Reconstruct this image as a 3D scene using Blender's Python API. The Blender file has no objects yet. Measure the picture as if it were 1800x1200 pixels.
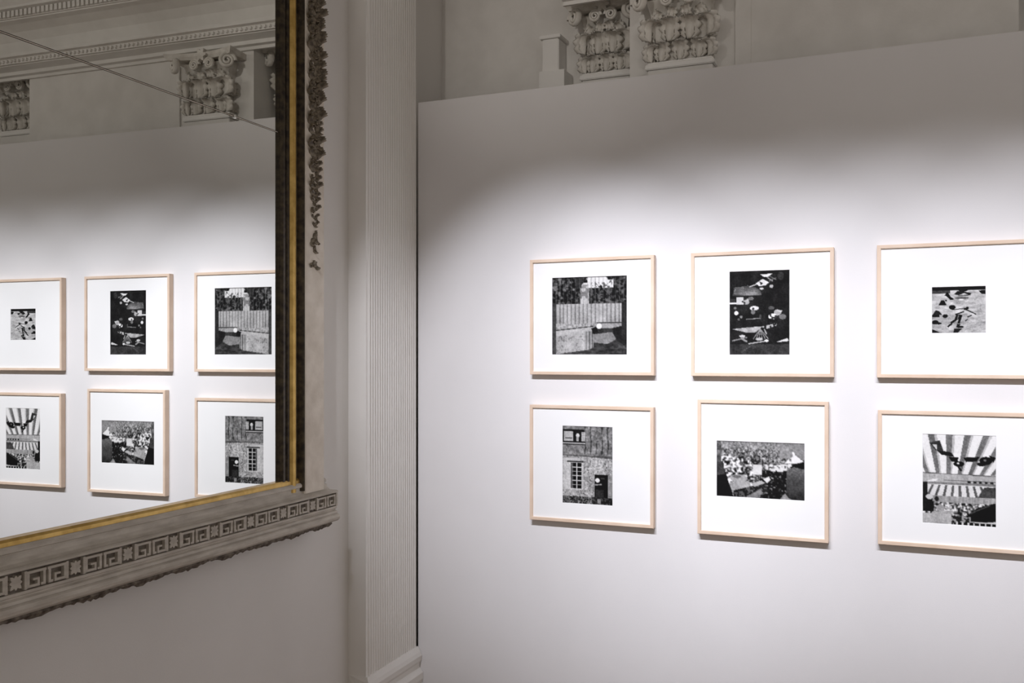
import bpy, bmesh, math, random
import numpy as np
from mathutils import Vector, Matrix

sc = bpy.context.scene
C = sc.collection
rnd = random.Random(7)

# ------------------------------------------------------------------ camera
CAM_Z = 1.55
cam = bpy.data.objects.new('camera', bpy.data.cameras.new('camera'))
C.objects.link(cam)
cam.location = (0, -3.5, CAM_Z)
cam.rotation_euler = (math.pi / 2, 0, math.radians(23.322))
cam.data.sensor_width = 36.0
cam.data.lens = 1673.04 * 36.0 / 1800.0
cam.data.shift_y = 22.3 / 1800.0
cam.data.clip_start = 0.05
sc.camera = cam

# ------------------------------------------------------------------ world / exposure
world = bpy.data.worlds.new('world'); sc.world = world
world.use_nodes = True
bg = world.node_tree.nodes['Background']
bg.inputs[0].default_value = (1.0, 0.93, 0.86, 1)
bg.inputs[1].default_value = 0.405
vs = sc.view_settings
vs.view_transform = 'Standard'; vs.look = 'None'; vs.gamma = 1.0; vs.use_curve_mapping = False
vs.exposure = 0.0

# gallery spotlights (x, power, tint, aim x, aim z, cone deg, blend) ; fixtures built further down
SPOTS = [(sx, pw, (0.955, 0.965, 1.05), sx + .03, az, 41, 0.80) for sx, pw, az in
         ((-1.29, 215, 1.26), (-0.80, 142, 1.31), (-0.36, 116, 1.31), (0.08, 110, 1.31), (0.52, 110, 1.31), (0.96, 106, 1.31), (1.40, 106, 1.31))]
# upturned heads: first two light the cove, last two are added recess and wall fill (x, power, aim x, aim z, cone deg)
UPS = [(-0.21, 4.5, -.15, 3.19, 17), (-0.50, 4.5, -.50, 3.19, 17), (-1.52, 30, -1.38, 2.98, 40), (0.3, 19, .1, 3.5, 80)]
SPOT_Y, SPOT_Z = -2.35, 3.12

# ------------------------------------------------------------------ helpers
def link(o, parent=None):
    C.objects.link(o)
    if parent: o.parent = parent
    return o
def tag(o, label=None, cat=None, group=None, kind=None):
    if label: o['label'] = label
    if cat: o['category'] = cat
    if group: o['group'] = group
    if kind: o['kind'] = kind
    return o
def empty(name, loc=(0, 0, 0), rot=(0, 0, 0)):
    o = bpy.data.objects.new(name, None); o.empty_display_size = 0.05
    o.location = loc; o.rotation_euler = rot
    return link(o)
def mesh_obj(name, verts, faces, mat, parent=None, smooth=False):
    me = bpy.data.meshes.new(name)
    me.from_pydata([tuple(v) for v in verts], [], faces)
    bm = bmesh.new(); bm.from_mesh(me)
    bmesh.ops.recalc_face_normals(bm, faces=bm.faces)
    bm.to_mesh(me); bm.free()
    if smooth:
        for p in me.polygons: p.use_smooth = True
    me.materials.append(mat)
    return link(bpy.data.objects.new(name, me), parent)
def inst(name, me, parent=None, mat4=None):
    o = bpy.data.objects.new(name, me)
    link(o, parent)
    if mat4 is not None: o.matrix_local = mat4
    return o
def box_vf(x0, x1, y0, y1, z0, z1):
    v = [(x, y, z) for z in (z0, z1) for y in (y0, y1) for x in (x0, x1)]
    f = [(0, 2, 3, 1), (4, 5, 7, 6), (0, 1, 5, 4), (2, 6, 7, 3), (0, 4, 6, 2), (1, 3, 7, 5)]
    return v, f
def box(name, x0, x1, y0, y1, z0, z1, mat, parent=None, bevel=0.0):
    v, f = box_vf(x0, x1, y0, y1, z0, z1)
    o = mesh_obj(name, v, f, mat, parent)
    if bevel:
        bm = bmesh.new(); bm.from_mesh(o.data)
        bmesh.ops.bevel(bm, geom=bm.edges[:], offset=bevel, segments=2, affect='EDGES')
        bm.to_mesh(o.data); bm.free()
    return o
def extrude_profile(prof, a, b, axis):
    """closed profile of (p,q); axis 'x': (y,z) along x ; 'z': (x,y) along z ; 'u' : handled by axis y"""
    n = len(prof); v = []
    for t in (a, b):
        for p, q in prof:
            v.append({'x': (t, p, q), 'z': (p, q, t), 'y': (p, t, q)}[axis])
    f = [(i, (i + 1) % n, n + (i + 1) % n, n + i) for i in range(n)]
    f += [tuple(range(n))[::-1], tuple(range(n, 2 * n))]
    return v, f

# ------------------------------------------------------------------ materials
def new_mat(name):
    m = bpy.data.materials.new(name); m.use_nodes = True
    nt = m.node_tree
    return m, nt, nt.nodes['Principled BSDF']
def noise_mat(name, c1, c2, scale=6.0, rough=0.7, bump=0.0, bscale=200.0, metallic=0.0, detail=4.0, stretch=None, lo=0.35, hi=0.65, spec=0.4):
    m, nt, b = new_mat(name)
    tc = nt.nodes.new('ShaderNodeTexCoord'); mp = nt.nodes.new('ShaderNodeMapping')
    nt.links.new(tc.outputs['Object'], mp.inputs[0])
    if stretch: mp.inputs['Scale'].default_value = stretch
    nz = nt.nodes.new('ShaderNodeTexNoise'); nz.inputs['Scale'].default_value = scale; nz.inputs['Detail'].default_value = detail
    nt.links.new(mp.outputs[0], nz.inputs['Vector'])
    cr = nt.nodes.new('ShaderNodeValToRGB')
    cr.color_ramp.elements[0].position = lo; cr.color_ramp.elements[1].position = hi
    cr.color_ramp.elements[0].color = (*c1, 1); cr.color_ramp.elements[1].color = (*c2, 1)
    nt.links.new(nz.outputs[0], cr.inputs[0]); nt.links.new(cr.outputs[0], b.inputs['Base Color'])
    b.inputs['Roughness'].default_value = rough; b.inputs['Metallic'].default_value = metallic
    b.inputs['Specular IOR Level'].default_value = spec
    if bump:
        n2 = nt.nodes.new('ShaderNodeTexNoise'); n2.inputs['Scale'].default_value = bscale; n2.inputs['Detail'].default_value = 3
        nt.links.new(tc.outputs['Object'], n2.inputs['Vector'])
        bp = nt.nodes.new('ShaderNodeBump'); bp.inputs['Strength'].default_value = bump; bp.inputs['Distance'].default_value = 0.002
        nt.links.new(n2.outputs[0], bp.inputs['Height']); nt.links.new(bp.outputs[0], b.inputs['Normal'])
    return m
M = {}
M['panel'] = noise_mat('panel_paint', (.80, .785, .79), (.82, .805, .81), 3, .85, .12, 350, spec=.2)
M['wall'] = noise_mat('wall_paint', (.755, .73, .70), (.79, .765, .735), 2.5, .85, .12, 300, spec=.2)
M['plaster'] = noise_mat('plaster', (.76, .735, .70), (.82, .795, .76), 9, .85, .25, 120, spec=.2)
M['carved'] = noise_mat('carved_plaster', (.62, .585, .53), (.80, .77, .72), 22, .85, .2, 160, spec=.2)
M['reed'] = noise_mat('reed_paint', (.84, .82, .79), (.87, .85, .82), 5, .7, .05, 300, spec=.25)
M['ceiling'] = noise_mat('ceiling_paint', (.62, .60, .57), (.66, .64, .61), 2, .9)
M['floor'] = noise_mat('oak_floor', (.20, .12, .07), (.34, .22, .13), 5, .45, stretch=(1, 12, 1))
M['maple'] = noise_mat('pale_maple', (.72, .55, .42), (.80, .64, .51), 9, .5, stretch=(1, 1, 1), spec=.3)
M['mount'] = noise_mat('white_mount_board', (.90, .90, .90), (.92, .92, .92), 4, .9, spec=.15)
M['board'] = noise_mat('backing_board', (.30, .25, .2), (.34, .29, .24), 8, .9)
M['giltdark'] = noise_mat('dark_gilt', (.018, .012, .008), (.075, .055, .03), 40, .38, .3, 90, metallic=.35)
M['gold'] = noise_mat('gold_leaf', (.52, .33, .09), (.70, .47, .15), 30, .35, .2, 120, metallic=.6)
M['stone'] = noise_mat('aged_cream_gesso', (.70, .63, .54), (.83, .76, .67), 16, .75, .3, 90, spec=.25)
M['carve'] = noise_mat('tarnished_carving', (.10, .08, .055), (.34, .285, .21), 50, .6, .3, 120, metallic=.1)
M['rail'] = noise_mat('aged_carved_wood', (.48, .435, .375), (.62, .57, .50), 14, .65, .35, 90, spec=.3, stretch=(1, 1, 4))
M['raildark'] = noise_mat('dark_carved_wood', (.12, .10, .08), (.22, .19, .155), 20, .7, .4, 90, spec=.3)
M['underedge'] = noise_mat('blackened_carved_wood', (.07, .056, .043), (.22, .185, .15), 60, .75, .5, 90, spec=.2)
M['metal'] = noise_mat('white_lamp_metal', (.7, .7, .7), (.75, .75, .75), 5, .4)
M['steel'] = noise_mat('polished_steel', (.8, .8, .78), (.9, .9, .88), 5, .12, metallic=1.0)
def mirror_mat():
    m, nt, b = new_mat('silvered_glass')
    tc = nt.nodes.new('ShaderNodeTexCoord')
    nz = nt.nodes.new('ShaderNodeTexNoise'); nz.inputs['Scale'].default_value = 1.6
    nt.links.new(tc.outputs['Object'], nz.inputs['Vector'])
    cr = nt.nodes.new('ShaderNodeValToRGB')
    cr.color_ramp.elements[0].color = (.79, .80, .78, 1); cr.color_ramp.elements[1].color = (.83, .835, .815, 1)
    nt.links.new(nz.outputs[0], cr.inputs[0]); nt.links.new(cr.outputs[0], b.inputs['Base Color'])
    b.inputs['Metallic'].default_value = 1.0; b.inputs['Roughness'].default_value = 0.0
    return m
M['mirror'] = mirror_mat()
def print_mat():
    m, nt, b = new_mat('silver_gelatin_print')
    at = nt.nodes.new('ShaderNodeVertexColor'); at.layer_name = 'tone'
    nt.links.new(at.outputs['Color'], b.inputs['Base Color'])
    b.inputs['Roughness'].default_value = .75; b.inputs['Specular IOR Level'].default_value = .15
    return m
M['print'] = print_mat()
def lens_mat():
    m, nt, b = new_mat('lamp_lens')
    b.inputs['Emission Color'].default_value = (1, .96, .92, 1); b.inputs['Emission Strength'].default_value = 4
    return m
M['lens'] = lens_mat()

# ------------------------------------------------------------------ the left wall's own frame of reference
PHI = math.radians(1.6356); XM = -1.98587
DU = Vector((math.sin(PHI), -math.cos(PHI), 0)); DO = Vector((math.cos(PHI), math.sin(PHI), 0))
def P(u, o, z):
    q = Vector((XM, 0, 0)) + DU * u + DO * o
    return (q.x, q.y, z)
# matrix: local x = u (away from the corner), local y = o (out of the wall), local z = up
ML = Matrix(((DU.x, DO.x, 0, XM), (DU.y, DO.y, 0, 0), (0, 0, 1, 0), (0, 0, 0, 1)))
def L_verts(vs): return [P(*v) for v in vs]
def lbox(name, u0, u1, o0, o1, z0, z1, mat, parent=None, bevel=0):
    v, f = box_vf(u0, u1, o0, o1, z0, z1)
    o = mesh_obj(name, v if parent else L_verts(v), f, mat, parent)
    if bevel:
        bm = bmesh.new(); bm.from_mesh(o.data)
        bmesh.ops.bevel(bm, geom=bm.edges[:], offset=bevel, segments=2, affect='EDGES')
        bm.to_mesh(o.data); bm.free()
    return o

# ------------------------------------------------------------------ room shell
WALL_O = -0.035
CEIL = 4.30
def struct(o): o['kind'] = 'structure'; return o
struct(box('floor', -2.3, 4.2, -6.0, 0.75, -0.06, 0.0, M['floor']))
struct(box('ceiling', -2.3, 4.2, -6.0, 0.75, CEIL, CEIL + .08, M['ceiling']))
struct(lbox('wall_left', -0.62, 5.6, WALL_O - .1, WALL_O, 0, CEIL, M['wall']))
PANEL_X0, PANEL_TOP = -1.936, 2.601
struct(box('wall_right', PANEL_X0, 4.1, 0.0, 0.03, 0.0, PANEL_TOP, M['panel']))
# original plaster wall behind and above the exhibition panel, with a recess beside the corner
JX = -1.08
struct(box('wall_upper', JX, .305, 0.20, 0.65, 0.0, CEIL, M['plaster']))
struct(box('wall_alcove', .305, 4.1, 0.38, 0.65, 0.0, CEIL, M['plaster']))
struct(box('wall_recess', -2.16, JX, 0.40, 0.65, 0.0, CEIL, M['plaster']))

# ------------------------------------------------------------------ reeded pilaster at the corner (stands on the floor against wall_left)
PIL_O = 0.046; PIL_U = 0.415
pil = empty('reeded_pilaster'); pil.matrix_world = ML @ Matrix.Translation((0.0, WALL_O, 0))
tag(pil, 'pale reeded pilaster with moulded plinth in the corner beside the photograph panel', 'pilaster')
d = PIL_O - WALL_O
prof = [(0.004, 0.0), (0.004, d - .004)]
NR = 21; m_ = .012
rw = (PIL_U - 2 * m_) / NR
prof.append((m_, d - .004))
for i in range(NR):
    for k in range(1, 8):
        a = math.pi * (1 - k / 8)
        prof.append((m_ + (i + .5) * rw + math.cos(a) * rw * .46, d - .006 + math.sin(a) * rw * .42))
prof += [(PIL_U - m_, d - .004), (PIL_U, d - .004), (PIL_U, 0.0)]
v, f = extrude_profile(prof, .33, CEIL, 'z')
mesh_obj('shaft', v, f, M['reed'], pil)
pl = [(.0, .0), (d + .03, .0), (d + .03, .17), (d + .022, .185), (d + .028, .20), (d + .028, .225), (d + .012, .245), (d + .012, .262), (d + .02, .275), (d + .022, .295), (d + .016, .31), (d + .004, .33), (.0, .33)]
vv = []; n = len(pl)
for (uu, ext) in ((0.004, 0), (PIL_U, 1)):
    for o_, z_ in pl:
        e = max(0, o_ - d) if ext else 0
        vv.append((uu + e, o_, z_))
ff = [(i, (i + 1) % n, n + (i + 1) % n, n + i) for i in range(n)] + [tuple(range(n))[::-1], tuple(range(n, 2 * n))]
mesh_obj('plinth', vv, ff, M['reed'], pil)

# ------------------------------------------------------------------ the big mirror
GZ0, GZ1, SEAM = 1.10, 3.22, 2.285
mir = empty('wall_mirror'); mir.matrix_world = ML @ Matrix.Translation((0, WALL_O, 0))
tag(mir, 'tall two-pane wall mirror in a dark gilt and cream frame with carved base rail', 'mirror')
W = -WALL_O      # local y = o + W
G0, G1 = 0.80, 3.02
lbox('mirror_pane', G0, G1, W - .006, W, GZ0 - .06, SEAM - .003, M['mirror'], mir)
lbox('mirror_pane', G0, G1, W - .006, W, SEAM + .003, GZ1 + .05, M['mirror'], mir)
lbox('pane_joint', G0, G1, W - .008, W - .003, SEAM - .0028, SEAM + .0028, M['giltdark'], mir)
lbox('pane_bead', G0, G1, W - .004, W + .0005, SEAM - .0009, SEAM + .0009, M['stone'], mir)
lbox('backing', G0, G1, 0.002, W - .009, GZ0 - .05, GZ1 + .05, M['board'], mir)
clip = lbox('pane_clip', 1.132, 1.141, W, W + .004, SEAM - .006, SEAM + .004, M['steel'], mir, .0012)
tag(clip, 'small bright steel clip on the pane joint')
# stile profiles: (u, o) closed, extruded along z ; mirrored for the far stile
def stile(side):
    def fu(u): return u if side == 0 else (3.02 + .8) - u
    def ex(name, prof, z0, z1, mat):
        v, f = extrude_profile([(fu(u), o + W) for u, o in prof], z0, z1, 'z')
        return mesh_obj(name, v, f, mat, mir)
    zb = 1.085
    ex('inner_fillet', [(.913, .0), (.913, .010), (.905, .016), (.893, .016), (.887, .008), (.884, .008), (.884, 0)], zb, GZ1, M['giltdark'])
    ex('quirk_bead', [(.884, 0), (.884, .013), (.879, .017), (.873, .017), (.869, .012), (.869, 0)], zb, GZ1, M['giltdark'])
    ex('gilt_bead', [(.869, 0), (.869, .016), (.862, .024), (.852, .027), (.843, .024), (.838, .017), (.838, 0)], zb, GZ1, M['gold'])
    ex('outer_hollow', [(.838, 0), (.838, .010), (.828, .007), (.820, .012), (.812, .030), (.806, .033), (.806, 0)], zb, GZ1, M['giltdark'])
    return ex('cream_face', [(.806, -.03), (.806, .030), (.800, .034), (.690, .034), (.690, .028), (.684, .028), (.676, .020), (.676, -.03)], zb - .01, GZ1 + .1, M['stone'])
face = stile(0); stile(1)
# top rail (above the picture)
for nm, z0, z1, o1, mt in (('top_fillet', GZ1 - .02, GZ1 + .03, .022, 'giltdark'), ('top_face', GZ1 + .03, GZ1 + .12, .034, 'stone')):
    lbox(nm, .69, 3.13, .004, o1 + W, z0, z1, M[mt], mir)
# base rail: stacked mouldings, each a part. profile (o,z) along u
RU0, RU1 = .632, 3.19
def rail(name, prof, mat, u0=RU0, u1=RU1):
    v, f = extrude_profile([(o + W, z) for o, z in prof], u0, u1, 'x')
    return mesh_obj(name, v, f, mat, mir)
rail('gilt_fillet', [(.0, 1.128), (.014, 1.128), (.019, 1.122), (.019, 1.112), (.0, 1.112)], M['gold'], .80, 3.02)
rail('upper_fillet', [(-.03, 1.112), (.022, 1.112), (.027, 1.106), (.027, 1.098), (.02, 1.095), (.02, 1.09), (-.03, 1.09)], M['rail'], .665, 3.155)
rail('hollow', [(-.03, 1.09), (.019, 1.09), (.022, 1.080), (.030, 1.072), (.042, 1.067), (-.03, 1.067)], M['rail'], .65, 3.17)
rail('ledge', [(-.03, 1.067), (.050, 1.067), (.056, 1.064), (.056, 1.059), (.046, 1.056), (-.03, 1.056)], M['rail'])
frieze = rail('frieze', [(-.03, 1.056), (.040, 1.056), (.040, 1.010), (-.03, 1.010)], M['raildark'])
rail('lower_fillet', [(-.03, 1.010), (.050, 1.010), (.050, 1.003), (.044, 1.000), (.044, .996), (.052, .993), (.054, .986), (-.03, .986)], M['rail'])
rail('torus', [(-.03, .986), (.050, .986), (.060, .981), (.064, .973), (.062, .965), (.054, .958), (-.03, .958)], M['rail'])
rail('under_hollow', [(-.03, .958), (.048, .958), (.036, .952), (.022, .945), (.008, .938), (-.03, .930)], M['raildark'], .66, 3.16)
# ragged carved edge hanging under the torus
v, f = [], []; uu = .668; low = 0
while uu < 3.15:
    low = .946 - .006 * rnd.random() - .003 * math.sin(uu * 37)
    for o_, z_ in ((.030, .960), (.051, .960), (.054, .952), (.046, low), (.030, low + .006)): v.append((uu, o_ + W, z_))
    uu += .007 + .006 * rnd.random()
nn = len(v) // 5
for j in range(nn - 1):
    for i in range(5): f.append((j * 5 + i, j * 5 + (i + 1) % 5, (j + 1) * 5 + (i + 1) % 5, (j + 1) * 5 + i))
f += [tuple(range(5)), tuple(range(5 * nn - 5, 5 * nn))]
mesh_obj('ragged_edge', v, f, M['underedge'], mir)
# carved fret on the frieze: repeated key blocks and leaf rosettes, each a part
def flat_shape(name, polys, depth, mat):
    v, f = [], []
    for poly in polys:
        b = len(v); n = len(poly)
        v += [(x, 0, z) for x, z in poly] + [(x, depth, z) for x, z in poly]
        f += [tuple(range(b + n, b + 2 * n))]
        f += [(b + i, b + (i + 1) % n, b + n + (i + 1) % n, b + n + i) for i in range(n)]
    me = bpy.data.meshes.new(name); me.from_pydata(v, [], f)
    bm = bmesh.new(); bm.from_mesh(me); bmesh.ops.recalc_face_normals(bm, faces=bm.faces); bm.to_mesh(me); bm.free()
    me.materials.append(mat); return me
def rect(x0, x1, z0, z1): return [(x0, z0), (x1, z0), (x1, z1), (x0, z1)]
key_me = flat_shape('fret_key', [rect(-.027, .027, .036, .042), rect(-.027, -.020, .004, .036), rect(-.020, .008, .004, .010),
                                 rect(.002, .008, .010, .024), rect(-.010, .002, .019, .024), rect(.018, .025, .004, .036), rect(.012, .018, .004, .010)], .011, M['rail'])
def petal(a0, r0, r1, w):
    pts = []
    for t in range(7):
        s = t / 6; pts.append((r0 + (r1 - r0) * s, w * math.sin(math.pi * min(1, s * .9 + .08))))
    pts += [(x, -y) for x, y in pts[::-1]]
    ca, sa = math.cos(a0), math.sin(a0)
    return [(x * ca - y * sa, .023 + x * sa + y * ca) for x, y in pts]
ros_me = flat_shape('fret_rosette', [petal(a, .004, .021 if i % 2 else .017, .0048) for i, a in enumerate([k * math.pi / 4 for k in range(8)])] +
                    [[(.0055 * math.cos(k * math.pi / 4), .023 + .0055 * math.sin(k * math.pi / 4)) for k in range(8)]], .010, M['rail'])
bar_me = flat_shape('fret_bar', [rect(-.0035, .0035, .002, .044)], .011, M['rail'])
u = RU0 + .035; k = 0
while u < RU1 - .04:
    T = Matrix.Translation((u, W + .039, 1.010))
    if k % 3 == 2:
        inst('fret_rosette', ros_me, frieze, T)
        inst('fret_bar', bar_me, frieze, Matrix.Translation((u - .026, W + .039, 1.010)))
        inst('fret_bar', bar_me, frieze, Matrix.Translation((u + .026, W + .039, 1.010)))
        u += .056
    else:
        inst('fret_key', key_me, frieze, T @ (Matrix.Scale(-1, 4, (1, 0, 0)) if k % 3 else Matrix.Identity(4)))
        u += .056 if k % 3 else .058
    k += 1
lbox('frieze_end', RU0 - .004, RU0 + .006, .006, W + .052, 1.010, 1.056, M['rail'], mir)
# foliate drop carved on the cream face of the stile
def leaf_mesh(name, L, Wd, lobes, curl, mat, nv=11, nu=7, thick=.0):
    v, f = [], []
    for j in range(nv):
        t = j / (nv - 1)
        a = max(0, t - .45) / .55                      # spine curls outward and over at the tip
        z = L * (t - .42 * curl * a * a); y = L * (.06 * t + curl * .50 * a ** 1.5)
        env = Wd * (math.sin(math.pi * (.16 + .74 * t)) ** .8) * (1 - .30 * t)
        for i in range(nu):
            q = -1 + 2 * i / (nu - 1)
            notch = 1 - .42 * (abs(q) ** 2.2) * (.5 + .5 * math.cos(lobes * 2 * math.pi * t))
            groove = .055 * L * math.cos(q * 2.5 * math.pi) * (1 - .4 * t)
            v.append((q * env * notch, y + groove - .10 * L * q * q + .06 * L * (1 - abs(q)), z + .10 * L * abs(q) * (1 - t)))
    for j in range(nv - 1):
        for i in range(nu - 1):
            a = j * nu + i; f.append((a, a + 1, a + nu + 1, a + nu))
    me = bpy.data.meshes.new(name); me.from_pydata(v, [], f)
    bm = bmesh.new(); bm.from_mesh(me)
    bmesh.ops.solidify(bm, geom=bm.faces[:], thickness=thick or L * .06)
    bmesh.ops.recalc_face_normals(bm, faces=bm.faces); bm.to_mesh(me); bm.free()
    me.materials.append(mat)
    for p in me.polygons: p.use_smooth = True
    return me
small_leaf = leaf_mesh('carved_leaf', .058, .019, 3, .5, M['carve'], 10, 7, .003)
bud_me = flat_shape('carved_flower', [[(.013 * (1 + .25 * math.cos(5 * a)) * math.cos(a), .013 * (1 + .25 * math.cos(5 * a)) * math.sin(a)) for a in [q * math.pi / 15 for q in range(30)]]], .010, M['carve'])
FU = .748
z = 3.16; i = 0
while z > 1.985:
    taper = min(1, .45 + (z - 1.98) * 1.6)
    for s in (-1, 1):
        ang = s * (0.75 + .35 * rnd.random())
        R = Matrix.Translation((FU + s * .006 * taper, W + .033, z + .008 * rnd.random())) @ Matrix.Rotation(ang + (math.pi if i % 2 else 0) * 0, 4, 'Y') @ Matrix.Scale((.7 + .45 * rnd.random()) * taper, 4)
        inst('carved_leaf', small_leaf, face, R)
    R = Matrix.Translation((FU + rnd.uniform(-.012, .012), W + .036, z - .012)) @ Matrix.Rotation(math.pi + rnd.uniform(-.6, .6), 4, 'Y') @ Matrix.Scale(.8 * taper, 4)
    inst('carved_leaf', small_leaf, face, R)
    if i % 3 == 1:
        inst('carved_flower', bud_me, face, Matrix.Translation((FU + rnd.uniform(-.01, .01), W + .034, z + .004)) @ Matrix.Scale(taper, 4))
    z -= .026; i += 1
# trailing stem and a single last blossom
for (uu, zz, ang, scl) in ((FU, 1.97, math.pi, .9), (FU + .012, 1.95, math.pi - .3, .7), (FU + .004, 1.925, math.pi + .2, .6)):
    inst('carved_leaf', small_leaf, face, Matrix.Translation((uu, W + .034, zz)) @ Matrix.Rotation(ang, 4, 'Y') @ Matrix.Scale(scl, 4))
inst('carved_flower', bud_me, face, Matrix.Translation((FU + .005, W + .033, 1.862)) @ Matrix.Scale(.8, 4))
for ang in (1.9, -2.2):
    inst('carved_leaf', small_leaf, face, Matrix.Translation((FU + .005, W + .033, 1.862)) @ Matrix.Rotation(ang, 4, 'Y') @ Matrix.Scale(.6, 4))

# ------------------------------------------------------------------ carved plaster capitals on the old wall
big_leaf = leaf_mesh('acanthus_leaf', .13, .046, 4, 1.0, M['carved'], 25, 15, .006)
def volute_mesh(name, r, turns, tube, mat):
    v, f = [], []; n = 44; m = 8
    for j in range(n):
        t = j / (n - 1); a = t * turns * 2 * math.pi; rr = r * (1 - .86 * t); tb = tube * (1 - .55 * t)
        c = Vector((rr * math.cos(a), 0, rr * math.sin(a))); er = Vector((math.cos(a), 0, math.sin(a))); ey = Vector((0, 1, 0))
        for i in range(m):
            b = 2 * math.pi * i / m
            q = c + er * (tb * math.cos(b)) + ey * (tb * 1.7 * math.sin(b) - .012 * t)
            v.append(tuple(q))
    for j in range(n - 1):
        for i in range(m):
            f.append((j * m + i, j * m + (i + 1) % m, (j + 1) * m + (i + 1) % m, (j + 1) * m + i))
    me = bpy.data.meshes.new(name); me.from_pydata(v, [], f)
    bm = bmesh.new(); bm.from_mesh(me); bmesh.ops.recalc_face_normals(bm, faces=bm.faces); bm.to_mesh(me); bm.free()
    me.materials.append(mat)
    for p in me.polygons: p.use_smooth = True
    return me
vol_me = volute_mesh('volute', .036, 2.3, .0095, M['carved'])
egg_rosette = flat_shape('abacus_flower', [[(.026 * (1 + .28 * math.cos(6 * a)) * math.cos(a), .026 * (1 + .28 * math.cos(6 * a)) * math.sin(a)) for a in [q * math.pi / 18 for q in range(36)]]], .03, M['carved'])
def capital(cx, yb, z0, w, h, label, group=None):
    """front faces -y ; yb = plane of the wall behind it ; w = width at the neck, h = height"""
    t = empty('plaster_capital', (cx, yb, z0)); tag(t, label, 'capital', group)
    dep = .055
    # neck moulding
    for nm, a, zz0, zz1, dd in (('neck_moulding', w / 2 + .012, -.030, -.010, dep + .018), ('neck_bead', w / 2 + .004, -.010, .0, dep + .008)):
        box(nm, -a, a, -dd, 0, zz0, zz1, M['reed'], t, .003)
    box('neck_fillet', -w / 2 - .004, w / 2 + .004, -dep - .006, 0, -.115, -.030, M['plaster'], t, .002)
    # bell (flaring body)
    n = 9; v = []; 
    for j in range(n):
        s = j / (n - 1); hw = w / 2 * (.80 + .28 * s ** 2.2); dd = dep * (.55 + .7 * s ** 2.2); zz = h * .86 * s
        v += [(-hw, 0, zz), (-hw, -dd, zz), (hw, -dd, zz), (hw, 0, zz)]
    f = []
    for j in range(n - 1):
        b = j * 4
        f += [(b + i, b + i + 1, b + i + 5, b + i + 4) for i in range(3)] + [(b + 3, b, b + 4, b + 7)]
    f += [(0, 1, 2, 3), (4 * n - 4, 4 * n - 3, 4 * n - 2, 4 * n - 1)]
    mesh_obj('bell', v, f, M['carved'], t)
    # leaves : scale relative to .13 m
    def leaf(x, z, sc_, rz, tilt=0, yy=None):
        y = -dep * (.85 + .55 * (z / h)) if yy is None else yy
        Mx = Matrix.Translation((x, y, z)) @ Matrix.Rotation(math.pi + rz, 4, 'Z') @ Matrix.Rotation(tilt, 4, 'Y') @ Matrix.Scale(sc_, 4)
        inst('acanthus_leaf', big_leaf, t, Mx)
    lo = h * .42 / .13; up = h * .50 / .13
    for k in range(3): leaf(-w * .30 + k * w * .30, 0.0, lo * .92, 0)
    for s in (-1, 1):
        leaf(s * w * .50, 0, lo * .85, -s * .8)
        leaf(s * w * .47, 0, lo * .8, -s * 1.55, 0, -.02)
    for k in range(2): leaf(-w * .16 + k * w * .32, h * .26, up * .95, 0)
    for s in (-1, 1):
        leaf(s * w * .52, h * .28, up * .9, -s * .8)
        leaf(s * w * .50, h * .30, up * .8, -s * 1.55, 0, -.02)
    # caulicoli: small leaves twisting up to the volutes
    for k in range(4): leaf(-w * .42 + k * w * .28, h * .55, up * .50, 0, (k - 1.5) * .45, -dep * 1.3)
    for s in (-1, 1):
        m4 = Matrix.Translation((s * w * .60, -dep * 1.9, h * .80)) @ Matrix.Rotation(s * .6, 4, 'Z') @ Matrix.Scale(s, 4, (1, 0, 0)) @ Matrix.Scale(h / .27, 4)
        inst('volute', vol_me, t, m4)
        m4 = Matrix.Translation((s * w * .17, -dep * 1.75, h * .80)) @ Matrix.Scale(-s, 4, (1, 0, 0)) @ Matrix.Scale(h / .27 * .72, 4)
        inst('volute', vol_me, t, m4)
    # concave abacus slab
    v = []; n = 13; hw = w * .72
    for zz, g in ((h * .90, .0), (h * .95, .010), (h, .014)):
        for i in range(n):
            s = -1 + 2 * i / (n - 1)
            v.append((s * (hw + g), -dep * (1.55 + .75 * s * s) - g, zz))
    rows = 3; f = []
    base = len(v)
    for r in range(rows):
        zz = (h * .90, h * .95, h)[r]; v += [(-hw, 0, zz), (hw, 0, zz)]
    for r in range(rows - 1):
        for i in range(n - 1): f.append((r * n + i, r * n + i + 1, (r + 1) * n + i + 1, (r + 1) * n + i))
        f.append((base + 2 * r, r * n, (r + 1) * n, base + 2 * r + 2))
        f.append((r * n + n - 1, base + 2 * r + 1, base + 2 * r + 3, (r + 1) * n + n - 1))
    f.append(tuple(range(n))[::-1] + (base, base + 1))
    f.append(tuple(range(2 * n, 3 * n)) + (base + 5, base + 4))
    mesh_obj('abacus', v, f, M['carved'], t)
    inst('abacus_flower', egg_rosette, t, Matrix.Translation((0, -dep * 1.5, h * .95)) @ Matrix.Rotation(math.pi, 4, 'Z'))
    return t
capital(-.862, .198, 2.690, .245, .28, 'larger carved acanthus capital rising over the panel edge beside the recess', None)
capital(.50, .378, 2.765, .245, .28, 'carved acanthus capital in the far alcove, showing in the mirror', None)
capital(-1.225, .398, 2.742, .20, .28, 'smaller carved acanthus capital set back in the recess beside the pier block', None)
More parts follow.
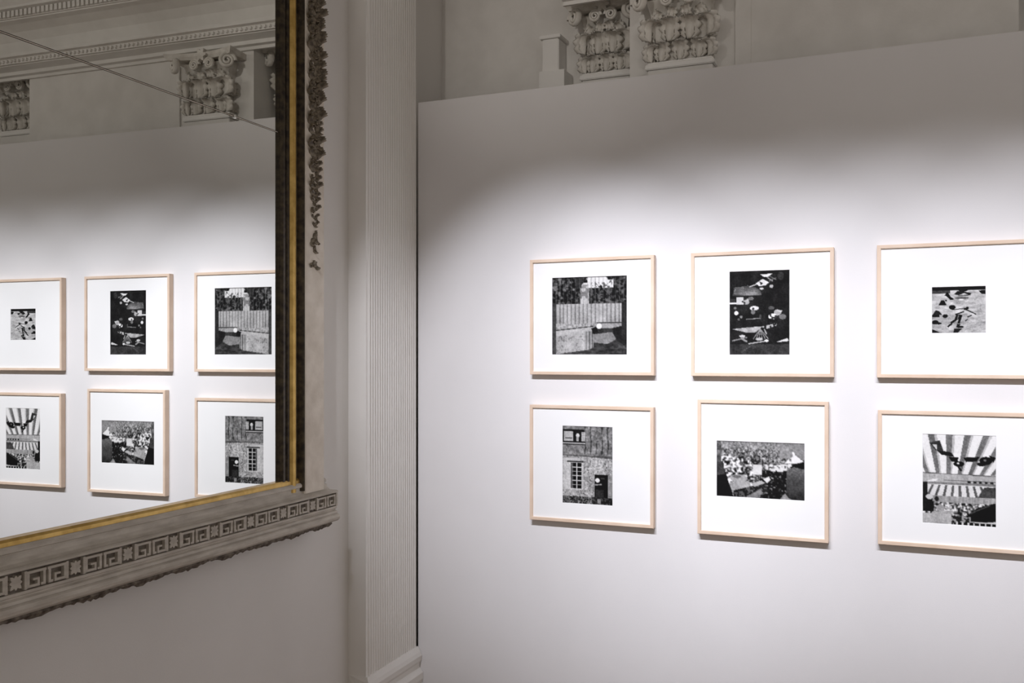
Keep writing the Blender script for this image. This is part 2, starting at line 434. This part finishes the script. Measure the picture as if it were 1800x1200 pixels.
# plain pier block beside the recessed capital, and the raised wall strip right of the front capital
pb = empty('pier_block', (-1.455, .398, 2.60)); tag(pb, 'pale plaster pier block left of the recessed capital', 'pier')
box('block', -.045, .03, -.09, 0, 0, .30, M['reed'], pb, .003)
box('cap_slab', -.055, .04, -.10, 0, .30, .315, M['reed'], pb, .002)
box('foot_slab', -.055, .06, -.105, 0, 0, .16, M['reed'], pb, .002)
ws = box('trim_1', -.66, -.60, .190, .20, 2.60, 2.95, M['plaster'], None, .002); ws['kind'] = 'structure'

# ------------------------------------------------------------------ cornice over the old wall (met in the mirror)
cor = [(.20, 2.985), (.185, 2.985), (.185, 3.000), (.165, 3.004), (.165, 3.022), (.145, 3.028), (.120, 3.036), (.120, 3.040), (.105, 3.040), (.105, 3.066), (.085, 3.070), (.085, 3.078),
       (.19, 3.078), (.185, 3.13), (.165, 3.175), (.13, 3.21), (.085, 3.232), (.055, 3.24), (.055, 3.246), (.045, 3.246), (.045, 3.282), (.02, 3.288), (.02, 3.30), (.0, 3.325), (-.01, 3.35), (-.01, 3.37), (.20, 3.38)]
v, f = extrude_profile(cor, -1.36, 4.1, 'x')
tr = mesh_obj('trim_2', v, f, M['plaster']); tr['kind'] = 'structure'
def bead_row(name, x0, x1, step, y, z0, z1, dep, parent):
    v, f = [], []
    x = x0
    while x < x1:
        b = len(v); hw = step * .36
        ring = []
        for k in range(8):
            a = 2 * math.pi * k / 8
            v.append((x + hw * math.cos(a), y, (z0 + z1) / 2 + (z1 - z0) * .46 * math.sin(a)))
        for k in range(8):
            a = 2 * math.pi * k / 8
            v.append((x + hw * .6 * math.cos(a), y - dep * .8, (z0 + z1) / 2 + (z1 - z0) * .30 * math.sin(a)))
        f += [(b + k, b + (k + 1) % 8, b + 8 + (k + 1) % 8, b + 8 + k) for k in range(8)] + [tuple(range(b + 8, b + 16))]
        x += step
    o = mesh_obj(name, v, f, M['plaster'], parent); o['kind'] = 'stuff'; return o
bead_row('egg_and_dart', -1.34, 4.05, .026, .105, 3.042, 3.064, .012, tr)
v, f = [], []; x = -1.34
while x < 4.05:
    b_v, b_f = box_vf(x, x + .017, .031, .045, 3.250, 3.280); k = len(v)
    v += b_v; f += [tuple(i + k for i in q) for q in b_f]; x += .028
o = mesh_obj('dentils', v, f, M['plaster'], tr); o['kind'] = 'stuff'

# ------------------------------------------------------------------ photographs: tones painted on a fine grid of the print itself
def vnoise(nx, ny, fx, fy, seed):
    r = np.random.RandomState(seed)
    gx, gy = int(fx) + 2, int(fy) + 2
    g = r.rand(gy, gx)
    X = np.linspace(0, fx, nx); Y = np.linspace(0, fy, ny)
    xi = X.astype(int); yi = Y.astype(int); xf = X - xi; yf = Y - yi
    xf = xf * xf * (3 - 2 * xf); yf = yf * yf * (3 - 2 * yf)
    a = g[np.ix_(yi, xi)]; b = g[np.ix_(yi, xi + 1)]; c = g[np.ix_(yi + 1, xi)]; dd = g[np.ix_(yi + 1, xi + 1)]
    return (a * (1 - xf) + b * xf) * (1 - yf[:, None]) + (c * (1 - xf) + dd * xf) * yf[:, None]
class Pic:
    def __init__(s, asp, base, seed):
        s.n = 132 if asp >= 1 else int(132 * asp) + 20
        s.m = int(s.n / asp); s.seed = seed
        s.S, s.T = np.meshgrid(np.linspace(0, 1, s.n), np.linspace(0, 1, s.m))
        s.I = np.full((s.m, s.n), float(base))
    def nz(s, fx, fy):
        s.seed += 1; return vnoise(s.n, s.m, fx, fy, s.seed)
    def rect(s, a, b, c, d_, v): m = (s.S >= a) & (s.S <= b) & (s.T >= c) & (s.T <= d_); s.I[m] = v if np.isscalar(v) else v[m]; return m
    def ell(s, cx, cy, rx, ry, v): m = ((s.S - cx) / rx) ** 2 + ((s.T - cy) / ry) ** 2 < 1; s.I[m] = v if np.isscalar(v) else v[m]; return m
    def poly(s, pts, v):
        m = np.zeros(s.I.shape, bool); n = len(pts)
        for i in range(n):
            x0, y0 = pts[i]; x1, y1 = pts[(i + 1) % n]
            c = ((y0 > s.T) != (y1 > s.T)) & (s.S < (x1 - x0) * (s.T - y0) / ((y1 - y0) or 1e-9) + x0)
            m ^= c
        s.I[m] = v if np.isscalar(v) else v[m]; return m
    def line(s, x0, y0, x1, y1, w, v):
        L = math.hypot(x1 - x0, y1 - y0) or 1e-9; ux, uy = (x1 - x0) / L, (y1 - y0) / L
        s.poly([(x0 - uy * w, y0 + ux * w), (x1 - uy * w, y1 + ux * w), (x1 + uy * w, y1 - ux * w), (x0 + uy * w, y0 - ux * w)], v)
def pic_gate():
    p = Pic(1.0, 150, 10); n1 = p.nz(30, 30); n2 = p.nz(9, 9); n3 = p.nz(60, 60)
    p.rect(0, 1, 0, .35, np.clip(45 + 150 * (n1 - .5) + 120 * (n3 - .5), 18, 150))                                   # foliage
    sky = (p.T < .15) & (n2 + .5 * n1 > .62) & (abs(p.S - .60) < .22); p.I[sky] = 225
    p.rect(.385, .50, .10, .36, 200 - 60 * (n1 > .6))                              # bright trunk / opening
    p.poly([(.30, .02), (.42, .02), (.40, .14), (.33, .16)], 60)
    fol = (p.T > .06) & (p.T < .36) & (p.S > .52) & (n3 + n1 * .5 > .95); p.I[fol] = 95
    bars = (np.mod(p.S * 19, 1) < .18) & (p.T < .35); p.I[bars] = p.I[bars] * .55 + 60
    pk = 165 + 30 * n2 - 55 * (np.mod(p.S * 19 + .1, 1) < .28)
    p.rect(0, 1, .345, .66, pk)                                                    # pickets
    p.rect(.60, 1, .585, .60, 70); p.rect(.60, 1, .66, .675, 80); p.rect(.6, 1, .60, .66, 150 + 20 * n1)
    p.rect(0, .6, .60, .66, 120 + 90 * n3)
    p.poly([(0, .70), (.56, .64), (.56, .70), (0, .775)], 185); p.line(0, .69, .56, .635, .006, 60); p.line(0, .78, .56, .705, .006, 90)
    p.poly([(.0, .77), (.56, .70), (.56, .92), (0, 1)], 150 + 50 * n2 - 40 * (n3 > .75))
    p.rect(.44, .56, .70, .93, 160 - 70 * (np.mod(p.S * 26, 1) < .3))
    p.rect(.56, 1, .67, 1, 40 + 30 * n1)
    p.poly([(.56, .74), (.80, .71), (.86, .80), (.74, .86), (.56, .84)], 165 - 40 * n2)
    p.poly([(.80, .66), (1, .62), (1, .9), (.86, .82)], 35)
    p.ell(.635, .635, .035, .035, 240); p.poly([(.53, .66), (.60, .64), (.62, .72), (.55, .73)], 25)
    p.poly([(0, 1), (.5, .93), (.56, .9), (1, .88), (1, 1)], 35 + 55 * p.nz(20, 60))
    p.rect(0, .055, .33, 1, 70); p.rect(.93, 1, .33, .75, 45)
    p.rect(0, 1, 0, .012, 25); return p
def pic_dark():
    p = Pic(.70, 28, 30); n1 = p.nz(12, 17); n2 = p.nz(35, 50)
    p.I = 24 + 18 * n1
    fan = ((p.S - .30) / .24) ** 2 + ((p.T - .29) / .11) ** 2
    m = (fan < 1) & (p.T < .295); p.I[m] = (70 + 90 * (1 - fan) * p.S / .4)[m]
    for k in range(7): p.line(.08, .20 + k * .012, .25, .19 + k * .014, .0035, 130)
    for k in range(5): p.line(.30, .17, .46 + k * .02, .24 + k * .012, .003, 110)
    p.poly([(.52, .05), (.72, .04), (.66, .075), (.58, .08)], 235); p.line(.62, .08, .72, .13, .006, 150); p.line(.66, .07, .78, .115, .005, 120); p.line(.66, .13, .78, .09, .006, 100)
    p.ell(.85, .07, .05, .05, 60)
    p.poly([(.44, .155), (.56, .10), (.66, .145), (.60, .18), (.50, .185)], 225); p.poly([(.50, .13), (.56, .15), (.53, .175)], 40)
    p.line(.34, .19, .45, .165, .006, 200); p.ell(.54, .215, .035, .012, 210); p.ell(.70, .19, .03, .02, 190)
    p.rect(0, .1, .33, .385, 60); p.rect(.0, .25, .372, .395, 235); p.rect(.12, .24, .31, .40, 205); p.ell(.29, .365, .05, .035, 170); p.ell(.36, .33, .05, .02, 110)
    m = (n2 > .6) & (((p.S - .28) / .07) ** 2 + ((p.T - .37) / .04) ** 2 < 1); p.I[m] = 50
    p.ell(.10, .44, .025, .016, 130); p.ell(.12, .50, .034, .024, 235); p.ell(.20, .545, .022, .016, 150); p.ell(.16, .575, .02, .014, 110)
    p.ell(.42, .445, .075, .025, 225); p.ell(.40, .45, .02, .012, 60); p.ell(.40, .49, .035, .028, 120); p.ell(.52, .55, .02, .03, 80)
    p.ell(.80, .50, .06, .035, 175); p.poly([(.76, .47), (.88, .475), (.86, .50)], 210); p.ell(.70, .445, .05, .02, 90)
    m = (((p.S - .72) / .07) ** 2 + ((p.T - .545) / .035) ** 2 < 1); p.I[m] = (60 + 180 * (n2 > .5))[m]
    p.ell(.88, .55, .06, .03, 110)
    p.line(.28, .575, .52, .565, .004, 170)
    p.poly([(.05, .69), (.30, .672), (.54, .66), (.52, .685), (.44, .73), (.30, .735)], 190 - 40 * n1)
    p.poly([(.52, .665), (.72, .635), (.80, .61), (.78, .655), (.62, .69)], 190); m = (n2 > .55) & (p.T > .60) & (p.T < .70) & (p.S > .55) & (p.S < .85); p.I[m] = 40
    for k in range(6): p.line(.52, .69, .40 + .05 * k, .81, .006, 150)
    p.line(.58, .69, .62, .75, .01, 170)
    p.ell(.22, .775, .05, .015, 200); p.line(.05, .83, .30, .79, .008, 130); p.line(.20, .80, .30, .84, .012, 140)
    p.ell(.50, .81, .06, .018, 190); p.line(.32, .865, .60, .835, .007, 175); p.ell(.62, .83, .035, .014, 235); p.poly([(.78, .845), (.96, .80), (.98, .835), (.84, .845)], 220)
    p.rect(0, 1, .87, 1, 44 + 25 * n1); p.line(.2, .97, .4, .87, .008, 75)
    return p
def pic_flecks():
    p = Pic(1.05, 195, 50); n1 = p.nz(8, 22); n2 = p.nz(30, 60)
    p.I = 150 + 60 * n1 + 25 * n2
    p.I[p.T > .6] -= 18
    m = p.T < .085; p.I[m] = 22
    g = (p.T >= .085) & (p.T < .15) & (p.S < .35); p.I[g] = 70
    p.poly([(.40, .0), (.72, .0), (.66, .10), (.56, .14), (.50, .09)], 24); p.poly([(.24, .2), (.29, .11), (.345, .2)], 20)
    p.poly([(.42, .17), (.48, .10), (.60, .12), (.74, .15), (.70, .19), (.60, .15), (.50, .19)], 28); p.line(.5, .2, .72, .19, .01, 60)
    p.poly([(.86, .10), (1, .09), (1, .18), (.92, .17)], 22)
    p.poly([(.27, .20), (.34, .20), (.42, .28), (.35, .29)], 20); p.ell(.56, .25, .13, .03, 105); p.ell(.55, .285, .05, .016, 235)
    for x, y, rx, ry in ((.27, .30, .02, .015), (.66, .47, .026, .03)): p.ell(x, y, rx, ry, 25)
    p.poly([(.13, .40), (.18, .29), (.24, .30), (.28, .40)], 20); p.ell(.385, .445, .062, .048, 20)
    p.poly([(.02, .60), (.08, .50), (.14, .52), (.20, .60)], 35); p.rect(0, .15, .60, .65, 25); p.ell(.255, .63, .05, .04, 22)
    p.line(.38, .50, .62, .47, .008, 40); p.line(.44, .60, .60, .54, .013, 25); p.line(.62, .49, .82, .60, .010, 30); p.line(.60, .5, .64, .47, .012, 25)
    p.poly([(.42, .72), (.46, .60), (.54, .60), (.55, .70)], 28); p.line(.50, .62, .48, .70, .008, 140)
    p.line(.55, .61, .50, .79, .022, 22); p.line(.46, .70, .36, .78, .022, 25); p.ell(.07, .76, .065, .045, 22); p.ell(.14, .785, .05, .022, 25)
    p.line(.30, .86, .38, .79, .017, 22); p.line(.50, .80, .49, .88, .03, 25); p.ell(.55, .865, .045, .022, 30)
    p.poly([(.42, .90), (.56, .90), (.48, 1), (.40, 1)], 28); p.poly([(0, .90), (.16, .98), (.3, 1), (0, 1)], 25)
    p.line(.66, .66, .74, .62, .012, 45); p.line(.62, .74, .67, .70, .010, 60); p.rect(0, 1, .99, 1, 35)
    return p
def pic_house():
    p = Pic(.68, 140, 70); n1 = p.nz(34, 50); n2 = p.nz(10, 14); n3 = p.nz(62, 90)
    p.I = 90 + 60 * n1 + 45 * n2
    pl = (np.mod(p.S * 9 + .08 * np.sin(p.T * 20), 1) < .22) & (p.T < .36) & (p.S > .42); p.I[pl] -= 55
    u_ = p.T < .38; p.I[u_] -= 12
    p.ell(.70, .12, .08, .10, 75 + 70 * n3); 
    p.rect(0, .44, .045, .215, 25); p.rect(.03, .22, .075, .20, 195 - 40 * n2); p.rect(.06, .20, .155, .165, 60); p.ell(.31, .125, .035, .03, 215); p.rect(.28, .33, .14, .20, 170)
    p.rect(.38, .46, .08, .20, 150 + 50 * n3); p.rect(0, .46, .20, .215, 30); p.rect(0, .46, .218, .23, 190); p.rect(0, .46, .232, .25, 70)
    low = p.T > .385; p.I[low] = (125 + 75 * n1 + 35 * n2)[low]
    m = (n3 > .8) & low; p.I[m] -= 70
    p.poly([(0, .375), (1, .375), (1, .41), (.5, .395), (0, .385)], 75 + 40 * n1)
    p.rect(.02, .36, .41, .455, 200)
    p.rect(.02, .42, .465, .82, 185 + 30 * n1); p.rect(.10, .42, .452, .468, 60); p.rect(.17, .385, .475, .80, 18); p.rect(.17, .22, .475, .80, 90)
    p.rect(.283, .298, .475, .80, 215)
    for y in (.53, .585, .64, .70, .755): p.rect(.20, .385, y - .005, y + .005, 200)
    p.rect(.64, .90, .615, .90, 14); p.ell(.70, .685, .045, .028, 240); p.line(.64, .745, .78, .735, .008, 160); p.ell(.8, .66, .05, .01, 70)
    p.rect(.90, 1, .615, .92, 130 + 40 * n1); p.rect(.66, .82, .80, .90, 50)
    p.rect(0, 1, .90, 1, 70 + 90 * n1); m = (n3 > .62) & (p.T > .90); p.I[m] = 30; p.rect(.60, 1, .90, .985, 35 + 40 * (n1 > .6)); p.rect(.70, .76, .92, .98, 140)
    return p
def pic_crowd():
    p = Pic(1.53, 120, 90); n1 = p.nz(60, 38); n2 = .6 * p.nz(40, 26) + .4 * p.nz(15, 10); n3 = p.nz(95, 60); n4 = p.nz(8, 5)
    p.I = 95 + 95 * (n1 - .3) + 60 * (n2 - .4); p.I[n3 > .66] += 55; p.I[n3 < .3] -= 50
    top = p.T < .14; p.I[top] = (.5 * p.I + 75)[top]
    tr_ = (p.S > .72) & (p.T < .28); p.I[tr_] = (150 - 20 * p.S + 20 * n1)[tr_]
    p.rect(0, .06, .0, .45, 60 + 60 * n1)
    m = (p.S > .06) & (p.S < .46) & (p.T > .28) & (p.T < .78); p.I[m] = np.clip(150 + 520 * (n2 - .5) + 260 * (n1 - .5), 35, 240)[m]
    dk = (p.S > .50) & (p.S < .82) & (p.T > .50); p.I[dk] = np.clip(25 + 900 * (n1 - .66) * n2, 22, 225)[dk]
    p.poly([(0, .50), (.10, .52), (.14, .72), (.18, .90), (.20, 1), (0, 1)], 20)
    p.poly([(0, .40), (.08, .36), (.10, .6), (0, .62)], 70)
    p.rect(.42, .525, .38, .585, 225); p.rect(.40, .54, .30, .40, 45 + 90 * (n1 > .6))
    m = (abs(p.T - .455 + .05 * (p.S - .62)) < .06) & (p.S > .56) & (p.S < .80) & (n1 > .42); p.I[m] = 225
    p.poly([(.78, .36), (.86, .24), (.90, .22), (.985, .32), (.90, .36)], 235); p.line(.87, .16, .885, .25, .012, 235); p.ell(.84, .30, .015, .025, 120)
    p.poly([(.80, .42), (.90, .36), (1, .33), (1, .48), (.92, .46)], 18); p.poly([(.80, .40), (.84, .36), (.86, .40), (.82, .44)], 225)
    m = p.poly([(.80, .48), (.88, .42), (1, .46), (1, 1), (.80, 1)], 60); p.I[m] = (110 - 75 * (p.T - .42) / .58 + 15 * n2)[m]
    p.ell(.26, .66, .10, .07, 175); p.ell(.24, .63, .05, .03, 110); p.poly([(.16, .74), (.38, .70), (.40, .82), (.18, .90)], 150 + 40 * n2)
    p.poly([(.20, .88), (.56, .72), (.60, .86), (.5, .96), (.20, 1)], 35 + 60 * (n1 > .62)); p.poly([(.40, .74), (.52, .68), (.56, .72), (.44, .80)], 190)
    p.poly([(.54, .66), (.60, .60), (.62, .66), (.58, .72)], 230); p.poly([(.34, .98), (.50, .84), (.54, .9), (.44, 1)], 130)
    p.poly([(.72, 1), (.78, .88), (.82, .96), (.88, 1)], 150); p.rect(0, 1, 0, .02, 90)
    return p
def pic_awning():
    p = Pic(.74, 200, 120); n1 = .6 * p.nz(40, 54) + .4 * p.nz(18, 24); n2 = p.nz(60, 10); n3 = p.nz(50, 70)
    ph = (p.S - .35) / (1.05 - 1.0 * np.clip(p.T, 0, .45)) * 4.2 + .1
    st = np.mod(ph, 1)
    roof = p.T < .44; val = 232 - 120 * (st < .36) - 45 * ((st > .36) & (st < .5)); p.I[roof] = (val + 12 * n1)[roof]
    p.poly([(.10, .10), (.24, .07), (.30, .20), (.18, .18)], 60); p.poly([(.20, .18), (.40, .20), (.44, .25), (.26, .23)], 30); p.poly([(.14, .12), (.2, .12), (.2, .18)], 215)
    p.poly([(.36, .25), (.50, .25), (.48, .30), (.40, .30)], 22); p.poly([(.56, .25), (.78, .24), (.74, .29), (.60, .30)], 18); p.ell(.86, .28, .085, .045, 15); p.ell(.85, .275, .02, .012, 120); p.poly([(.90, .22), (1, .24), (.96, .30)], 20)
    p.ell(.50, .325, .075, .03, 16); p.ell(.49, .32, .018, .01, 230); p.line(.48, .34, .53, .40, .012, 35); p.ell(.80, .32, .06, .02, 20)
    p.rect(0, 1, .435, .555, 165 + 30 * n2); p.line(0, .435, 1, .445, .004, 100); p.rect(.3, 1, .505, .512, 95)
    for k in range(5): p.rect(.62 + k * .075, .66 + k * .075, .505, .53, 45)
    p.poly([(.04, .54), (.14, .50), (.22, .50), (.12, .56)], 230)
    p.rect(0, 1, .535, .56, 120 + 30 * n2); p.line(.2, .562, 1, .566, .005, 235)
    st2 = np.mod((p.S - .50) / (.55 + .9 * (p.T - .56)) * 6, 1); m = (p.T > .565) & (p.T < .69); p.I[m] = (225 - 130 * (st2 < .34))[m]
    p.poly([(.84, .57), (1, .57), (1, .70), (.74, .70)], 70); p.rect(0, .07, .54, .70, 30)
    b = (p.T > .685) & (p.T < .76); p.I[b] = (140 + 45 * n2)[b]; p.rect(0, .14, .68, .84, 25); p.ell(.10, .70, .05, .03, 210); p.ell(.2, .72, .03, .03, 40)
    b = (p.T > .755) & (p.T < .90); p.I[b] = np.clip(125 + 420 * (n1 - .5) + 240 * (n3 - .5), 25, 235)[b]
    p.rect(0, .16, .75, .86, 25); p.ell(.25, .82, .06, .035, 165); p.poly([(.15, .86), (.42, .84), (.36, .93), (.10, .90)], 150 + 40 * n3)
    p.poly([(.62, .88), (.74, .80), (.95, .745), (1, .74), (1, .94), (.60, .97), (.52, .95)], 18); p.line(.66, .86, .92, .76, .008, 70)
    p.rect(0, .40, .88, .975, 165 + 25 * n2); p.rect(.40, .66, .90, 1, 30 + 120 * (n1 > .55)); p.rect(.66, 1, .95, .96, 220)
    m = (p.T > .965) & (p.S > .45); p.I[m] = (20 + 190 * (np.mod(p.S * 13, 1) < .3))[m]; p.rect(0, .35, .975, 1, 175)
    return p
def finish(p):
    I = np.clip(p.I, 0, 255)
    q = np.pad(I, 1, mode='edge')
    bl = (q[:-2, 1:-1] + q[2:, 1:-1] + q[1:-1, :-2] + q[1:-1, 2:]) / 4
    I = .62 * I + .38 * bl
    amp = .25 + .75 * np.sin(np.pi * np.clip(I, 0, 255) / 255)
    I = I + amp * (26 * (p.nz(48, 48 * p.m / p.n) - .5) + 30 * (p.nz(p.n * .8, p.m * .8) - .5) + 26 * (p.nz(9, 9) - .5))
    return (I - 128) * 1.06 + 124
def srgb2lin(x):
    x = np.clip(x, 0, 255) / 255.0
    return np.where(x <= .04045, x / 12.92, ((x + .055) / 1.055) ** 2.4)
def print_obj(pic, x0, x1, z0, z1, y, parent):
    n, m = pic.n, pic.m
    xs = np.linspace(x0, x1, n); zs = np.linspace(z1, z0, m)
    X, Z = np.meshgrid(xs, zs)
    co = np.stack([X, np.full_like(X, y), Z], -1).reshape(-1, 3)
    idx = np.arange(n * m).reshape(m, n)
    q = np.stack([idx[:-1, :-1], idx[1:, :-1], idx[1:, 1:], idx[:-1, 1:]], -1).reshape(-1, 4)
    me = bpy.data.meshes.new('print'); me.from_pydata(co.tolist(), [], q.tolist())
    ca = me.color_attributes.new('tone', 'FLOAT_COLOR', 'POINT')
    t = srgb2lin(np.clip(finish(pic), 12, 244)).reshape(-1) * .92
    col = np.stack([t, t * .99, t * .985, np.ones_like(t)], -1).astype(np.float32)
    ca.data.foreach_set('color', col.reshape(-1))
    me.materials.append(M['print'])
    return link(bpy.data.objects.new('print', me), parent)

FD, FW = .029, .0125        # frame depth and face width
def framed(label, x0, x1, z0, z1, pr, pic):
    cx, cz = (x0 + x1) / 2, z0
    t = empty('framed_photograph', (cx, 0, cz)); tag(t, label, 'framed photograph', 'framed photographs hung in two rows on the panel')
    a, b, h = x0 - cx, x1 - cx, z1 - z0
    yb, yf = -.0015, -FD
    # four mitred bars with a rounded arris
    def bar(pts_out, pts_in):
        v = [(p[0], yb, p[1]) for p in pts_out] + [(p[0], yf, p[1]) for p in pts_out] + [(p[0], yf, p[1]) for p in pts_in] + [(p[0], yb, p[1]) for p in pts_in]
        f = [(0, 1, 3, 2), (2, 3, 5, 4), (4, 5, 7, 6), (6, 7, 1, 0), (0, 2, 4, 6), (1, 7, 5, 3)]
        o = mesh_obj('frame_bar', v, f, M['maple'], t)
        bm = bmesh.new(); bm.from_mesh(o.data)
        ed = [e for e in bm.edges if len(e.link_faces) == 2 and abs(e.verts[0].co.y - yf) < 1e-6 and abs(e.verts[1].co.y - yf) < 1e-6 and (abs(e.verts[0].co.x - e.verts[1].co.x) > .2 or abs(e.verts[0].co.z - e.verts[1].co.z) > .2)]
        bmesh.ops.bevel(bm, geom=ed, offset=.0012, segments=2, affect='EDGES'); bm.to_mesh(o.data); bm.free()
    O = [(a, 0), (b, 0), (b, h), (a, h)]; I_ = [(a + FW, FW), (b - FW, FW), (b - FW, h - FW), (a + FW, h - FW)]
    for i in range(4): j = (i + 1) % 4; bar((O[i], O[j]), (I_[i], I_[j]))
    px0, px1, pz0, pz1 = pr[0] - cx, pr[1] - cx, pr[2] - cz, pr[3] - cz
    ym = yf + .0075
    # mount board with a window, bevel-cut
    bx = .0022
    ov = [(a + FW - .001, FW - .001), (b - FW + .001, FW - .001), (b - FW + .001, h - FW + .001), (a + FW - .001, h - FW + .001)]
    iv = [(px0, pz0), (px1, pz0), (px1, pz1), (px0, pz1)]
    iv2 = [(px0 + bx * .4, pz0 + bx * .4), (px1 - bx * .4, pz0 + bx * .4), (px1 - bx * .4, pz1 - bx * .4), (px0 + bx * .4, pz1 - bx * .4)]
    v = [(x, ym, z) for x, z in ov] + [(x, ym, z) for x, z in iv] + [(x, ym + .0015, z) for x, z in iv2]
    f = [(i, (i + 1) % 4, 4 + (i + 1) % 4, 4 + i) for i in range(4)] + [(4 + i, 4 + (i + 1) % 4, 8 + (i + 1) % 4, 8 + i) for i in range(4)]
    mesh_obj('mount', v, f, M['mount'], t)
    o = print_obj(pic, px0 - .001, px1 + .001, pz0 - .001, pz1 + .001, ym + .0016, t)
    box('backing', a + FW - .002, b - FW + .002, ym + .003, yb, FW - .002, h - FW + .002, M['board'], t)
    return t
S_ = 3.5
def prw(x0, x1, z0, z1): return (x0 * S_, x1 * S_, CAM_Z + z0 * S_, CAM_Z + z1 * S_)
framed('square photograph of a picket fence and low stone wall in a pale wood frame', -1.420, -.920, 1.470, 1.921, prw(-.3798, -.2933, -.0006, .0852), pic_gate())
framed('upright nearly black photograph of figures and lamps at night in a pale wood frame', -.781, -.282, 1.470, 1.921, prw(-.1834, -.1231, -.0007, .0854), pic_dark())
framed('small square light grey photograph with scattered black flecks in a pale wood frame', -.142, .357, 1.470, 1.921, prw(.0083, .0546, .0200, .0640), pic_flecks())
framed('upright photograph of a stone house with window and dark door in a pale wood frame', -1.421, -.922, .899, 1.351, prw(-.3675, -.3094, -.1650, -.0793), pic_house())
framed('wide photograph of a dense crowd with a white tent in a pale wood frame', -.757, -.300, .893, 1.384, prw(-.1967, -.1085, -.1474, -.0897), pic_crowd())
framed('upright photograph of striped awnings over a crowd in a pale wood frame', -.139, .360, .903, 1.359, prw(.0002, .0632, -.1616, -.0762), pic_awning())

# ------------------------------------------------------------------ gallery track and spotlights
TRK = 3.36
trk = empty('lighting_track', (0, SPOT_Y, TRK)); tag(trk, 'slim white lighting track hung from the ceiling on rods', 'lighting track')
box('track_bar', -1.7, 1.6, -.018, .018, 0, .028, M['metal'], trk)
for hx in (-1.3, 0.3, 1.4): box('hanger_rod', hx - .004, hx + .004, -.004, .004, .028, CEIL - TRK, M['metal'], trk)
ALL = [(q, False) for q in SPOTS] + [((sx, pw, (1, .95, .89), ax, az, cone, 1.0), True) for sx, pw, ax, az, cone in UPS]
for (sx, pw, tint, ax, az, cone, blend), up in ALL:
    t = empty('track_spotlight', (sx, SPOT_Y, TRK))
    tag(t, 'white track spotlight turned up as cove light and added wall fill' if up else 'white track spotlight aimed down at the photographs', 'spotlight', 'upturned spotlights on the track' if up else 'spotlights on the track')
    zc = SPOT_Z - TRK
    box('stem', -.008, .008, -.008, .008, zc + .05, 0, M['metal'], t)
    aim = Vector((ax - sx, 0 - SPOT_Y, az - SPOT_Z)).normalized()
    q = aim.to_track_quat('-Z', 'Y')
    v, f = [], []; n = 20; g = .6 if up else 1.0
    for zz, r in ((.09 * g, .030 * g), (.085 * g, .042 * g), (-.045 * g, .045 * g), (-.045 * g, .040 * g), (.02 * g, .036 * g)):
        for i in range(n): v.append((r * math.cos(2 * math.pi * i / n), r * math.sin(2 * math.pi * i / n), zz))
    for j in range(4):
        for i in range(n): f.append((j * n + i, j * n + (i + 1) % n, (j + 1) * n + (i + 1) % n, (j + 1) * n + i))
    f.append(tuple(range(n)))
    hd = mesh_obj('lamp_head', v, f, M['metal'], t); hd.location = (0, 0, zc); hd.rotation_euler = q.to_euler()
    v = [(.036 * g * math.cos(2 * math.pi * i / n), .036 * g * math.sin(2 * math.pi * i / n), .015 * g) for i in range(n)]
    ln = mesh_obj('lens', v, [tuple(range(n))[::-1]], M['lens'], hd)
    li = bpy.data.lights.new('spot', 'SPOT'); li.energy = pw; li.color = tint
    li.spot_size = math.radians(cone); li.spot_blend = blend; li.shadow_soft_size = .018
    lo = bpy.data.objects.new('spot_lamp', li); C.objects.link(lo)
    lo.location = Vector((sx, SPOT_Y, SPOT_Z)) + aim * .055; lo.rotation_euler = q.to_euler()
